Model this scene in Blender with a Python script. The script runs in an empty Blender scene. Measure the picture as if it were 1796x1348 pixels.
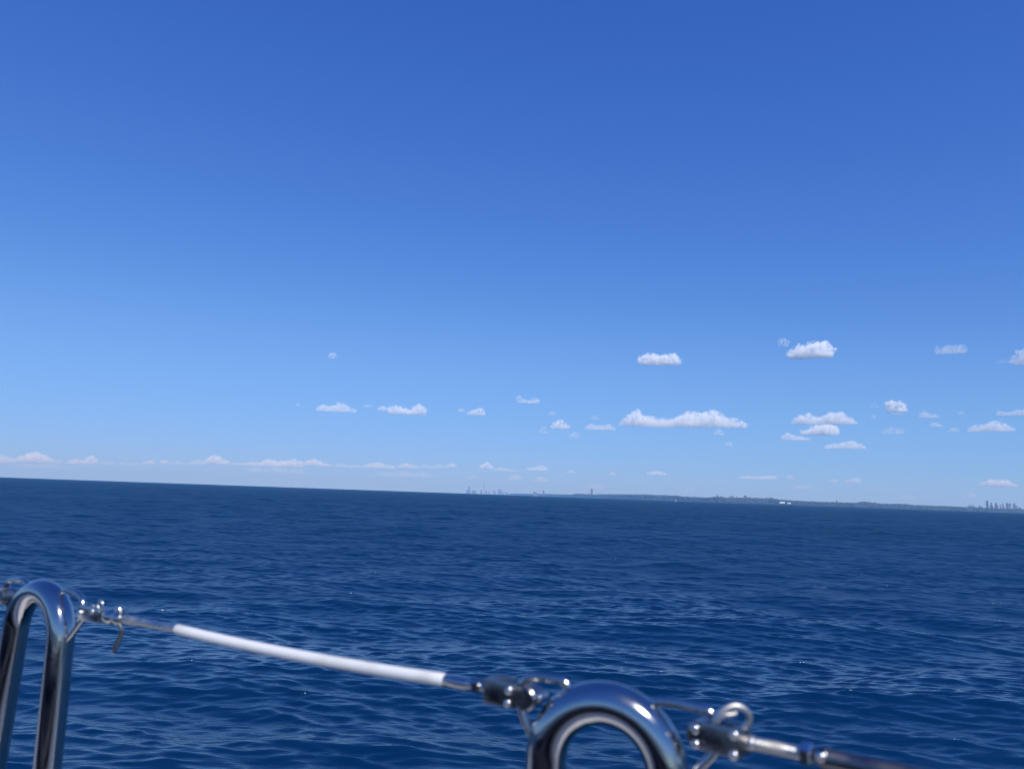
import bpy, bmesh, math, random
import numpy as np
from mathutils import Vector, Matrix, noise as mnoise

R = math.radians
rng = random.Random(7)
nrng = np.random.default_rng(11)
scene = bpy.context.scene
COL = scene.collection

# ------------------------------------------------------------------ camera maths
PW, PH, F = 1796.0, 1348.0, 1350.0
CX, CY = PW / 2, PH / 2
EYE = Vector((0, 0, 2.1))
HORIZON_MID, SLOPE = 867.7, 0.035
PITCH = math.atan((HORIZON_MID - CY) / F)
ROLL = math.atan(SLOPE)
FWD = Vector((0, math.cos(PITCH), math.sin(PITCH)))
_r0 = Vector((1, 0, 0)); _u0 = Vector((0, -math.sin(PITCH), math.cos(PITCH)))
RIGHT = math.cos(ROLL) * _r0 + math.sin(ROLL) * _u0
UP = -math.sin(ROLL) * _r0 + math.cos(ROLL) * _u0

def ray(px, py):
    return FWD + (px - CX) / F * RIGHT - (py - CY) / F * UP

def P(px, py, depth):
    return EYE + depth * ray(px, py)

def on_plane(px, py, c, n):
    d = ray(px, py)
    return EYE + d * ((c - EYE).dot(n) / d.dot(n))

def horizon_y(px):
    return HORIZON_MID + SLOPE * (px - CX)

def bearing(px):
    """unit horizontal direction under picture column px at the horizon"""
    d = ray(px, horizon_y(px)); d.z = 0
    return d.normalized()

def elev(px, py):
    d = ray(px, py)
    return math.atan2(d.z, math.hypot(d.x, d.y))

SUN_ELEV, SUN_AZ = R(46), R(158)        # azimuth clockwise from +Y (view direction)
SUN_DIR = Vector((math.sin(SUN_AZ) * math.cos(SUN_ELEV), math.cos(SUN_AZ) * math.cos(SUN_ELEV), math.sin(SUN_ELEV)))

# ------------------------------------------------------------------ tagging
def tag(o, label=None, cat=None, group=None, kind=None):
    if label: o['label'] = label
    if cat: o['category'] = cat
    if group: o['group'] = group
    if kind: o['kind'] = kind
    return o

def empty(name, loc, label, cat, group=None):
    o = bpy.data.objects.new(name, None); COL.objects.link(o)
    o.location = loc; o.empty_display_size = 0.05
    bpy.context.view_layer.update()
    return tag(o, label, cat, group)

def link(name, me, mat, parent=None, origin=None, smooth=False):
    """link a mesh built in world coordinates; origin moves its pivot"""
    if mat is not None and not me.materials: me.materials.append(mat)
    o = bpy.data.objects.new(name, me); COL.objects.link(o)
    org = Vector(origin) if origin is not None else Vector((0, 0, 0))
    if origin is not None:
        me.transform(Matrix.Translation(-org)); o.location = org
    if parent is not None:
        o.parent = parent
        o.matrix_parent_inverse = Matrix.Identity(4)
        p = parent; off = Vector((0, 0, 0))
        while p is not None:
            off += p.location; p = p.parent
        o.location = org - off
    if smooth:
        for poly in me.polygons: poly.use_smooth = True
    return o

def bm_obj(name, bm, mat, parent=None, origin=None, smooth=True, sharp=R(38)):
    bmesh.ops.recalc_face_normals(bm, faces=bm.faces)
    if smooth:
        for f in bm.faces: f.smooth = True
        for e in bm.edges:
            if len(e.link_faces) == 2 and e.calc_face_angle(0) > sharp: e.smooth = False
    me = bpy.data.meshes.new(name); bm.to_mesh(me); bm.free()
    return link(name, me, mat, parent, origin)

# ------------------------------------------------------------------ shapes
def add_tube(bm, pts, rad, seg=20, closed=False, caps=True):
    pts = [Vector(p) for p in pts]; n = len(pts)
    rads = rad if isinstance(rad, (list, tuple)) else [rad] * n
    tans = []
    for i in range(n):
        if closed: t = pts[(i + 1) % n] - pts[i - 1]
        else: t = pts[min(i + 1, n - 1)] - pts[max(i - 1, 0)]
        tans.append(t.normalized())
    a = Vector((0, 0, 1)) if abs(tans[0].z) < .9 else Vector((1, 0, 0))
    nrm = (a - tans[0] * a.dot(tans[0])).normalized()
    rings = []
    for i in range(n):
        nrm = (nrm - tans[i] * nrm.dot(tans[i])).normalized()
        b = tans[i].cross(nrm)
        rings.append([bm.verts.new(pts[i] + rads[i] * (math.cos(2 * math.pi * k / seg) * nrm + math.sin(2 * math.pi * k / seg) * b)) for k in range(seg)])
    m = n if closed else n - 1
    for i in range(m):
        A, B = rings[i], rings[(i + 1) % n]
        for k in range(seg):
            bm.faces.new((A[k], A[(k + 1) % seg], B[(k + 1) % seg], B[k]))
    if caps and not closed:
        bm.faces.new(rings[0][::-1]); bm.faces.new(rings[-1])

def rounded(pts, rad, steps=6):
    """polyline with its corners replaced by short curves"""
    pts = [Vector(p) for p in pts]; out = [pts[0]]
    for i in range(1, len(pts) - 1):
        a, b, c = pts[i - 1], pts[i], pts[i + 1]
        r = min(rad, .48 * (a - b).length, .48 * (c - b).length)
        s = b + (a - b).normalized() * r; e = b + (c - b).normalized() * r
        for k in range(steps + 1):
            t = k / steps
            out.append((1 - t) ** 2 * s + 2 * t * (1 - t) * b + t * t * e)
    out.append(pts[-1]); return out

def add_lathe(bm, p0, axis, prof, seg=24):
    """profile of (distance along axis, radius) pairs"""
    axis = Vector(axis).normalized(); p0 = Vector(p0)
    add_tube_prof = [(p0 + axis * t, r) for t, r in prof]
    a = Vector((0, 0, 1)) if abs(axis.z) < .9 else Vector((1, 0, 0))
    n1 = (a - axis * a.dot(axis)).normalized(); n2 = axis.cross(n1)
    rings = []
    for c, r in add_tube_prof:
        rings.append([bm.verts.new(c + max(r, 1e-6) * (math.cos(2 * math.pi * k / seg) * n1 + math.sin(2 * math.pi * k / seg) * n2)) for k in range(seg)])
    for A, B in zip(rings, rings[1:]):
        for k in range(seg):
            bm.faces.new((A[k], A[(k + 1) % seg], B[(k + 1) % seg], B[k]))
    bm.faces.new(rings[0][::-1]); bm.faces.new(rings[-1])

def add_box(bm, c, ax, ay, az, sx, sy, sz, bevel=0.0, seg=2):
    m = Matrix((ax * sx, ay * sy, az * sz)).transposed().to_4x4(); m.translation = c
    r = bmesh.ops.create_cube(bm, size=1.0, matrix=m)
    if bevel > 0:
        es = list({e for v in r['verts'] for e in v.link_edges})
        bmesh.ops.bevel(bm, geom=es, offset=bevel, segments=seg, affect='EDGES', profile=.6)

# ------------------------------------------------------------------ materials
def new_mat(name):
    m = bpy.data.materials.new(name); m.use_nodes = True
    nt = m.node_tree; b = nt.nodes['Principled BSDF']
    return m, nt, b

def nd(nt, kind, **kw):
    n = nt.nodes.new(kind)
    for k, v in kw.items(): setattr(n, k, v)
    return n

def steel(name, col=(.60, .59, .575), rough=.09, scale=400):
    m, nt, b = new_mat(name)
    b.inputs['Metallic'].default_value = 1
    tc = nd(nt, 'ShaderNodeTexCoord')
    n1 = nd(nt, 'ShaderNodeTexNoise'); n1.inputs['Scale'].default_value = 60; n1.inputs['Detail'].default_value = 5
    n2 = nd(nt, 'ShaderNodeTexNoise'); n2.inputs['Scale'].default_value = scale; n2.inputs['Detail'].default_value = 2
    nt.links.new(tc.outputs['Object'], n1.inputs['Vector']); nt.links.new(tc.outputs['Object'], n2.inputs['Vector'])
    mr = nd(nt, 'ShaderNodeMapRange'); mr.inputs['From Min'].default_value = .35; mr.inputs['From Max'].default_value = .75
    mr.inputs['To Min'].default_value = rough * .7; mr.inputs['To Max'].default_value = rough * 1.9
    nt.links.new(n1.outputs['Fac'], mr.inputs['Value']); nt.links.new(mr.outputs['Result'], b.inputs['Roughness'])
    mx = nd(nt, 'ShaderNodeMix', data_type='RGBA'); mx.inputs['A'].default_value = (*col, 1)
    mx.inputs['B'].default_value = (col[0] * .82, col[1] * .78, col[2] * .72, 1)
    cr = nd(nt, 'ShaderNodeMapRange'); cr.inputs['From Min'].default_value = .55; cr.inputs['From Max'].default_value = .8
    nt.links.new(n1.outputs['Fac'], cr.inputs['Value']); nt.links.new(cr.outputs['Result'], mx.inputs['Factor'])
    nt.links.new(mx.outputs['Result'], b.inputs['Base Color'])
    bp = nd(nt, 'ShaderNodeBump'); bp.inputs['Strength'].default_value = .03; bp.inputs['Distance'].default_value = .001
    nt.links.new(n2.outputs['Fac'], bp.inputs['Height']); nt.links.new(bp.outputs['Normal'], b.inputs['Normal'])
    return m

def matte(name, c1, c2, rough=.6, scale=8.0, coat=0.0, coord='Object', detail=5, lo=.35, hi=.7):
    m, nt, b = new_mat(name)
    tc = nd(nt, 'ShaderNodeTexCoord'); n1 = nd(nt, 'ShaderNodeTexNoise')
    n1.inputs['Scale'].default_value = scale; n1.inputs['Detail'].default_value = detail
    nt.links.new(tc.outputs[coord], n1.inputs['Vector'])
    mr = nd(nt, 'ShaderNodeMapRange'); mr.inputs['From Min'].default_value = lo; mr.inputs['From Max'].default_value = hi
    nt.links.new(n1.outputs['Fac'], mr.inputs['Value'])
    mx = nd(nt, 'ShaderNodeMix', data_type='RGBA'); mx.inputs['A'].default_value = (*c1, 1); mx.inputs['B'].default_value = (*c2, 1)
    nt.links.new(mr.outputs['Result'], mx.inputs['Factor']); nt.links.new(mx.outputs['Result'], b.inputs['Base Color'])
    b.inputs['Roughness'].default_value = rough; b.inputs['Coat Weight'].default_value = coat
    return m

M = {}
M['tube'] = steel('polished_tube_steel', col=(.47, .465, .46), rough=.10)
M['satin'] = steel('satin_thread_steel', col=(.56, .54, .50), rough=.36)
M['fitting'] = steel('fitting_steel', col=(.5, .49, .475), rough=.16)
M['cast'] = steel('cast_fitting_steel', col=(.30, .30, .305), rough=.26)
M['bright'] = steel('bright_pin_steel', col=(.72, .69, .65), rough=.22)
M['dark'] = steel('dark_body_steel', col=(.15, .15, .16), rough=.3)
M['vinyl'] = matte('white_vinyl', (.66, .655, .64), (.48, .465, .42), rough=.38, scale=28, lo=.48, hi=.78)
M['gelcoat'] = matte('white_gelcoat', (.80, .78, .72), (.72, .70, .64), rough=.3, scale=5, coat=.2)
M['added_cockpit_dark'] = matte('added_navy_cockpit_dark', (.012, .016, .035), (.02, .025, .05), rough=.8, scale=20)  # dark cockpit colour, added out of view for the steel to reflect

# ------------------------------------------------------------------ world, sun
world = bpy.data.worlds.new('World'); scene.world = world; world.use_nodes = True
wn = world.node_tree; bg = wn.nodes['Background']
sky = nd(wn, 'ShaderNodeTexSky', sky_type='NISHITA')
sky.sun_disc = False; sky.sun_elevation = SUN_ELEV; sky.sun_rotation = SUN_AZ
sky.altitude = 0; sky.air_density = 1.0; sky.dust_density = 0.0; sky.ozone_density = 3.0
# white balance and contrast of the phone picture, one curve per channel
sp = nd(wn, 'ShaderNodeSeparateColor'); cb = nd(wn, 'ShaderNodeCombineColor')
wn.links.new(sky.outputs['Color'], sp.inputs['Color'])
for ch, gain, gam in (('Red', .456, 1.29), ('Green', .89, 1.02), ('Blue', 3.06, .60)):
    pw = nd(wn, 'ShaderNodeMath', operation='POWER'); pw.inputs[1].default_value = gam
    ml = nd(wn, 'ShaderNodeMath', operation='MULTIPLY'); ml.inputs[1].default_value = gain
    wn.links.new(sp.outputs[ch], pw.inputs[0]); wn.links.new(pw.outputs[0], ml.inputs[0]); 
    if ch != 'Blue':     # softer shoulder for the pale sky near the horizon
        p2 = nd(wn, 'ShaderNodeMath', operation='POWER'); p2.inputs[1].default_value = .62 if ch == 'Red' else .44
        m2 = nd(wn, 'ShaderNodeMath', operation='MULTIPLY'); m2.inputs[1].default_value = 0.96 if ch == 'Red' else 2.27
        mn = nd(wn, 'ShaderNodeMath', operation='SMOOTH_MIN'); mn.inputs[2].default_value = .4 if ch == 'Red' else 1.2
        wn.links.new(sp.outputs[ch], p2.inputs[0]); wn.links.new(p2.outputs[0], m2.inputs[0])
        wn.links.new(ml.outputs[0], mn.inputs[0]); wn.links.new(m2.outputs[0], mn.inputs[1]); wn.links.new(mn.outputs[0], cb.inputs[ch])
    else: wn.links.new(ml.outputs[0], cb.inputs[ch])
wn.links.new(cb.outputs['Color'], bg.inputs['Color'])
bg.inputs['Strength'].default_value = 0.086

sl = bpy.data.lights.new('sun', 'SUN'); sl.energy = 4.9; sl.angle = R(.53); sl.color = (1.0, .98, .95)
so = bpy.data.objects.new('sun', sl); COL.objects.link(so)
so.rotation_euler = SUN_DIR.to_track_quat('Z', 'Y').to_euler(); so.location = (0, -5, 40)

# ------------------------------------------------------------------ camera
cam = bpy.data.cameras.new('camera'); co = bpy.data.objects.new('camera', cam); COL.objects.link(co)
cam.sensor_width = 36; cam.lens = 36 * F / PW; cam.clip_start = .02; cam.clip_end = 600000
mw = Matrix((RIGHT, UP, -FWD)).transposed().to_4x4(); mw.translation = EYE
co.matrix_world = mw; scene.camera = co
cam.dof.use_dof = True; cam.dof.focus_distance = 400; cam.dof.aperture_fstop = 8.6
cam.dof.aperture_blades = 0

# ------------------------------------------------------------------ lake
def build_water():
    # columns: fine across the view, coarse behind the boat
    fine = np.arange(-43.0, 43.0, 0.066)
    side = [43.0]; st = .066
    while side[-1] < 180:
        st = min(st * 1.09, 3.0); side.append(side[-1] + st)
    side = np.array([s for s in side if s < 179.0])
    az = np.radians(np.concatenate([-side[::-1], fine, side]))
    r = [0.6]
    while r[-1] < 44000:
        x = r[-1]
        if x < 4: d = .10
        elif x < 11: d = .028
        elif x < 110: d = .0018 * x + .008
        else: d = min(.0019 * x * (x / 110) ** .45, .03 * x)
        r.append(x + d)
    r = np.array(r); nr, na = len(r), len(az)
    dr = np.gradient(r); da = np.gradient(az)
    X = (r[:, None] * np.sin(az)[None, :]).astype(np.float64)
    Y = (r[:, None] * np.cos(az)[None, :]).astype(np.float64)
    spac = np.maximum(dr[:, None] * .9, r[:, None] * da[None, :] * .9)
    Z = np.zeros((nr, na), np.float32); DX = np.zeros_like(Z); DY = np.zeros_like(Z)
    lost = np.zeros_like(Z)
    comps = []
    N = 230
    for i in range(N):
        u = (i + nrng.random()) / N
        lam = 0.10 * (9.0 / 0.10) ** u
        k = 2 * math.pi / lam
        # mean square slope spread over the octaves, with more in the 0.3..3 m waves
        w = math.exp(-((math.log(lam) - math.log(.215)) / 1.0) ** 2) + (.24 if 1.1 < lam < 6 else .04)
        spread = 30 if lam > 1.1 else (24 if lam > .45 else 17)
        th = R(-98 + 9 * math.sin(math.log(lam) * 2.3)) + R(spread) * float(np.clip(nrng.normal(), -2.0, 2.0))
        comps.append([lam, k, w, th, nrng.random() * 6.2832])
    tot = sum(c[2] for c in comps); MSS = .036
    # gusts: patches where the small ripples stand higher or lower
    gust = np.zeros((nr, na), np.float32)
    for i in range(14):
        lam = 5 * (14.0 ** nrng.random()); th = nrng.random() * 6.2832; k = 2 * math.pi / lam
        gust += np.sin(np.mod(k * math.cos(th) * X * .6 + k * math.sin(th) * Y + nrng.random() * 6.28, 6.2832)).astype(np.float32)
    gust = np.clip(1 + gust * .07, .6, 1.4)
    for lam, k, w, th, ph in comps:
        ms = MSS * w / tot
        a = math.sqrt(2 * ms) / k
        rowspac = spac.min(axis=1)
        last = int(np.searchsorted(rowspac, lam / 2.2))
        kx, ky = k * math.cos(th), k * math.sin(th)
        if last > 0:
            wt = np.clip((lam / spac[:last] - 2.2) / 2.2, 0, 1).astype(np.float32)
            phs = np.mod(kx * X[:last] + ky * Y[:last] + ph, 2 * math.pi).astype(np.float32)
            s = np.sin(phs); c = np.cos(phs)
            if lam < .7: wt = wt * gust[:last]
            Z[:last] += a * wt * s
            q = .95 if lam > .9 else .5
            DX[:last] += q * a * wt * c * math.cos(th); DY[:last] += q * a * wt * c * math.sin(th)
            lost[:last] += ms * np.clip(1 - wt ** 2, 0, 1)
        lost[last:] += ms
    lost *= .55 + .45 * gust ** 2
    verts = np.stack([X + DX, Y + DY, Z], -1).reshape(-1, 3).astype(np.float32)
    ii = np.arange(nr - 1)[:, None]; jj = np.arange(na)[None, :]; j2 = (jj + 1) % na
    quads = np.stack([ii * na + jj, ii * na + j2, (ii + 1) * na + j2, (ii + 1) * na + jj], -1).reshape(-1, 4)
    quads = quads[:, ::-1].astype(np.int32)
    me = bpy.data.meshes.new('water')
    me.vertices.add(len(verts)); me.vertices.foreach_set('co', verts.ravel())
    nq = len(quads)
    me.loops.add(nq * 4); me.loops.foreach_set('vertex_index', quads.ravel())
    me.polygons.add(nq); me.polygons.foreach_set('loop_start', np.arange(0, nq * 4, 4, dtype=np.int32))
    me.polygons.foreach_set('use_smooth', np.ones(nq, bool))
    at = me.attributes.new('fine_slope', 'FLOAT', 'POINT'); at.data.foreach_set('value', lost.ravel().astype(np.float32))
    me.update(calc_edges=True)
    global CRESTS
    n_ = int(np.searchsorted(r, 90)); a0, a1 = len(side), len(side) + len(fine)
    CRESTS = (verts.reshape(nr, na, 3)[:n_, a0:a1].copy(), r[:n_], az[a0:a1])
    return me

m, nt, b = new_mat('lake_water')
tc = nd(nt, 'ShaderNodeTexCoord')
at = nd(nt, 'ShaderNodeAttribute', attribute_name='fine_slope')
ad = nd(nt, 'ShaderNodeMath', operation='MULTIPLY_ADD'); ad.inputs[1].default_value = 2.0; ad.inputs[2].default_value = .00035
p1 = nd(nt, 'ShaderNodeMath', operation='POWER'); p1.inputs[1].default_value = .25
nt.links.new(at.outputs['Fac'], ad.inputs[0]); nt.links.new(ad.outputs[0], p1.inputs[0]); nt.links.new(p1.outputs[0], b.inputs['Roughness'])
b.inputs['IOR'].default_value = 1.40; b.inputs['Specular IOR Level'].default_value = 1.0; b.inputs['Specular Tint'].default_value = (.28, .96, 1.0, 1)
n1 = nd(nt, 'ShaderNodeTexNoise'); n1.inputs['Scale'].default_value = .035; n1.inputs['Detail'].default_value = 3
mp = nd(nt, 'ShaderNodeMapping'); mp.inputs['Scale'].default_value = (.35, 1, 1)
nt.links.new(tc.outputs['Object'], mp.inputs['Vector']); nt.links.new(mp.outputs['Vector'], n1.inputs['Vector'])
mx = nd(nt, 'ShaderNodeMix', data_type='RGBA'); mx.inputs['A'].default_value = (.0002, .0125, .043, 1); mx.inputs['B'].default_value = (.0004, .0175, .057, 1)
nt.links.new(n1.outputs['Fac'], mx.inputs['Factor']); nt.links.new(mx.outputs['Result'], b.inputs['Base Color'])
n2 = nd(nt, 'ShaderNodeTexNoise'); n2.inputs['Scale'].default_value = 11; n2.inputs['Detail'].default_value = 4; n2.inputs['Roughness'].default_value = .55
mp2 = nd(nt, 'ShaderNodeMapping'); mp2.inputs['Scale'].default_value = (.28, 1, 1)
nt.links.new(tc.outputs['Object'], mp2.inputs['Vector']); nt.links.new(mp2.outputs['Vector'], n2.inputs['Vector'])
bp = nd(nt, 'ShaderNodeBump'); bp.inputs['Strength'].default_value = .9; bp.inputs['Distance'].default_value = .012
nt.links.new(n2.outputs['Fac'], bp.inputs['Height']); nt.links.new(bp.outputs['Normal'], b.inputs['Normal'])
M['water'] = m
tag(link('water', build_water(), M['water']), kind='structure')

# sun glints imitated by small white blobs on the highest crest points
glint_mat = matte('glint_white', (.86, .87, .86), (.7, .74, .76), rough=.25, scale=90)
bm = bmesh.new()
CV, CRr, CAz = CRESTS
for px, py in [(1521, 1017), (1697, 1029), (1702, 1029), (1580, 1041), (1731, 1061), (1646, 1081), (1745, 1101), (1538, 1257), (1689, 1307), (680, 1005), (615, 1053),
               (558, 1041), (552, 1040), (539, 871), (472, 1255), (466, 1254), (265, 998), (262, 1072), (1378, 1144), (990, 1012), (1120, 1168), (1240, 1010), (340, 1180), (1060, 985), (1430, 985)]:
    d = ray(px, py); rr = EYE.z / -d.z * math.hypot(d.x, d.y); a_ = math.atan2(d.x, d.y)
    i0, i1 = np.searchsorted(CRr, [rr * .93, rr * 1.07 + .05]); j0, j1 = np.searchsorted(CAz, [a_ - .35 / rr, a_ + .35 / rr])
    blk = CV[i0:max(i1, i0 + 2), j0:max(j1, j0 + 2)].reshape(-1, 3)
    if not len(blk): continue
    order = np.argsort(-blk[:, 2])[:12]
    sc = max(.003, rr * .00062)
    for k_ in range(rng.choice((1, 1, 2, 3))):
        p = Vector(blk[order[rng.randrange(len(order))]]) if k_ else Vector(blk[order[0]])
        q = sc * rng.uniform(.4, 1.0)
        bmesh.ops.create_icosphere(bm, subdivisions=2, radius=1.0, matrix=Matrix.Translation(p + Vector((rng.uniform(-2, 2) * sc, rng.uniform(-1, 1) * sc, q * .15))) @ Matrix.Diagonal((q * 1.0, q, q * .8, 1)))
tag(bm_obj('glint_flecks', bm, glint_mat), 'tiny white flecks standing in for sun sparkle on the wave crests', 'glint', kind='stuff')

# ------------------------------------------------------------------ haze
m = bpy.data.materials.new('lake_haze'); m.use_nodes = True; nt = m.node_tree
nt.nodes.remove(nt.nodes['Principled BSDF'])
pv = nd(nt, 'ShaderNodeVolumePrincipled')
pv.inputs['Color'].default_value = (.235, .50, .93, 1); pv.inputs['Density'].default_value = 5.5e-5; pv.inputs['Absorption Color'].default_value = (.72, .66, .02, 1)
pv.inputs['Anisotropy'].default_value = 0.0
nt.links.new(pv.outputs['Volume'], nt.nodes['Material Output'].inputs['Volume'])
bm = bmesh.new()
bmesh.ops.create_cube(bm, size=1.0, matrix=Matrix.Translation((0, 0, 309)) @ Matrix.Diagonal((92000, 92000, 622, 1)))
hz = bm_obj('haze', bm, m, smooth=False); tag(hz, kind='stuff')

# ------------------------------------------------------------------ far shore
SH_D = [(860, 30000), (885, 27000), (905, 23000), (960, 18500), (1010, 15500), (1120, 12000), (1260, 10000), (1500, 9500), (1796, 11000), (2500, 12500)]
SH_H = [(860, .3), (880, 1.2), (890, 2.2), (905, 3.4), (930, 3.6), (960, 4.5), (985, 4.6), (1003, 5), (1012, 6.8), (1022, 6.8), (1040, 6.6), (1060, 7.4),
        (1120, 9.3), (1190, 9.4), (1202, 8.4), (1240, 8), (1252, 9.2), (1262, 10.4), (1275, 9), (1300, 9.6), (1313, 10.4), (1330, 10), (1355, 10.6), (1366, 9),
        (1385, 8), (1430, 7.4), (1480, 7.6), (1502, 8), (1513, 10.2), (1528, 9.8), (1542, 8.4), (1565, 7.8), (1588, 9), (1602, 7.4), (1680, 7.4), (1710, 7), (1796, 7), (2100, 9), (2500, 7)]
def lerp(tab, x):
    return float(np.interp(x, [a for a, _ in tab], [b_ for _, b_ in tab]))
def sh_d(px): return lerp(SH_D, px)
def sh_top(px): return lerp(SH_H, px) / F * sh_d(px) * (1 + ((px - CX) / F) ** 2) ** -.5      # metres of land plus trees
def shore_pt(px, back=0.0, z=0.0):
    p = bearing(px) * (sh_d(px) + back); return Vector((p.x, p.y, z))
bluff_mat = matte('bluff_soil', (.03, .042, .028), (.05, .058, .042), rough=.9, scale=.012, lo=.4, hi=.65)
bm = bmesh.new(); prev = None
for i in range(420):
    px = 858 + (2500 - 858) * i / 419
    H = sh_top(px) * .55
    row = []
    for back, hz_ in ((-40, -.6), (0, .15), (25, .06), (60, .65), (110, .95), (300, 1.0), (1200, 1.04), (1700, .0)):
        z = -.6 if back == -40 else (0.0 if back == 1700 else (max(.6, hz_ * H * (1 + .12 * math.sin(i * 1.7 + back) * (hz_ > .3)))))
        if back == 0: z = .4
        row.append(bm.verts.new(shore_pt(px, back + 12 * math.sin(i * .9), z)))
    if prev:
        for a, b_ in zip(range(7), range(1, 8)):
            bm.faces.new((prev[a], row[a], row[b_], prev[b_]))
    prev = row
bluff_mat.node_tree.nodes['Principled BSDF'].inputs['Specular IOR Level'].default_value = .1
tag(bm_obj('shore', bm, bluff_mat, smooth=False), kind='structure')
canopy_mat = matte('far_woodland_leaves', (.020, .032, .021), (.038, .052, .033), rough=.9, scale=.03)
bm = bmesh.new(); bmesh.ops.create_icosphere(bm, subdivisions=1, radius=1.0)
ico_v = np.array([v.co[:] for v in bm.verts]); ico_f = np.array([[v.index for v in f.verts] for f in bm.faces]); bm.free()
wv, wf = [], []
for i in range(7600):
    px = 895 + (2480 - 895) * rng.random() ** 1.15
    T = sh_top(px); slope = rng.random() < .48
    back = rng.uniform(2, 105) if slope else 70 + 260 * rng.random() ** 1.3
    h = T * .45 * rng.uniform(.75, 1.12) + 3
    if slope: h = T * rng.uniform(.14, .30) + 3
    w = h * rng.uniform(.7, 1.3)
    base = T * .55 * float(np.interp(back, [0, 25, 60, 110], [.02, .07, .65, .92]))
    c = shore_pt(px, back, base + h * .45)
    wv.append(ico_v * np.array((w * .75, w * .75, h * .56)) + np.array(c) + nrng.uniform(-.13, .13, ico_v.shape) * w)
    wf.append(ico_f + i * len(ico_v))
me = bpy.data.meshes.new('far_woodland'); me.from_pydata(np.concatenate(wv).tolist(), [], np.concatenate(wf).tolist())
tag(link('far_woodland', me, canopy_mat), 'hazy dark green woodland along the top of the far shore', 'woodland', kind='stuff')

# ------------------------------------------------------------------ far buildings
def facade(name, wall, glass, sx=4.0, sz=3.6, rough=.5):
    m, nt, b = new_mat(name)
    g = nd(nt, 'ShaderNodeTexCoord'); br = nd(nt, 'ShaderNodeTexBrick')
    br.offset = 0.0; br.inputs['Scale'].default_value = 1.0
    br.inputs['Brick Width'].default_value = sx; br.inputs['Row Height'].default_value = sz; br.inputs['Mortar Size'].default_value = .7
    br.inputs['Color1'].default_value = (*glass, 1); br.inputs['Color2'].default_value = (glass[0] * 1.5, glass[1] * 1.5, glass[2] * 1.5, 1); br.inputs['Mortar'].default_value = (*wall, 1)
    sep = nd(nt, 'ShaderNodeSeparateXYZ'); cmb = nd(nt, 'ShaderNodeCombineXYZ'); add = nd(nt, 'ShaderNodeMath', operation='ADD')
    nt.links.new(g.outputs['Object'], sep.inputs[0]); nt.links.new(sep.outputs['X'], add.inputs[0]); nt.links.new(sep.outputs['Y'], add.inputs[1])
    nt.links.new(add.outputs[0], cmb.inputs['X']); nt.links.new(sep.outputs['Z'], cmb.inputs['Y'])
    nt.links.new(cmb.outputs[0], br.inputs['Vector']); nt.links.new(br.outputs['Color'], b.inputs['Base Color'])
    b.inputs['Roughness'].default_value = rough
    return m
FAC = [facade('concrete_facade', (.20, .195, .185), (.04, .045, .055)), facade('grey_glass_facade', (.12, .135, .15), (.035, .045, .06), 3, 3.8, .3),
       facade('brick_facade', (.19, .13, .10), (.045, .045, .05), 5, 3.2), facade('pale_facade', (.34, .33, .30), (.06, .065, .075), 6, 3.4)]
def add_block(bm, c, ax, ay, w, d, z0, z1):
    add_box(bm, Vector((c.x, c.y, (z0 + z1) / 2)), ax, ay, Vector((0, 0, 1)), w, d, z1 - z0)

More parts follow.
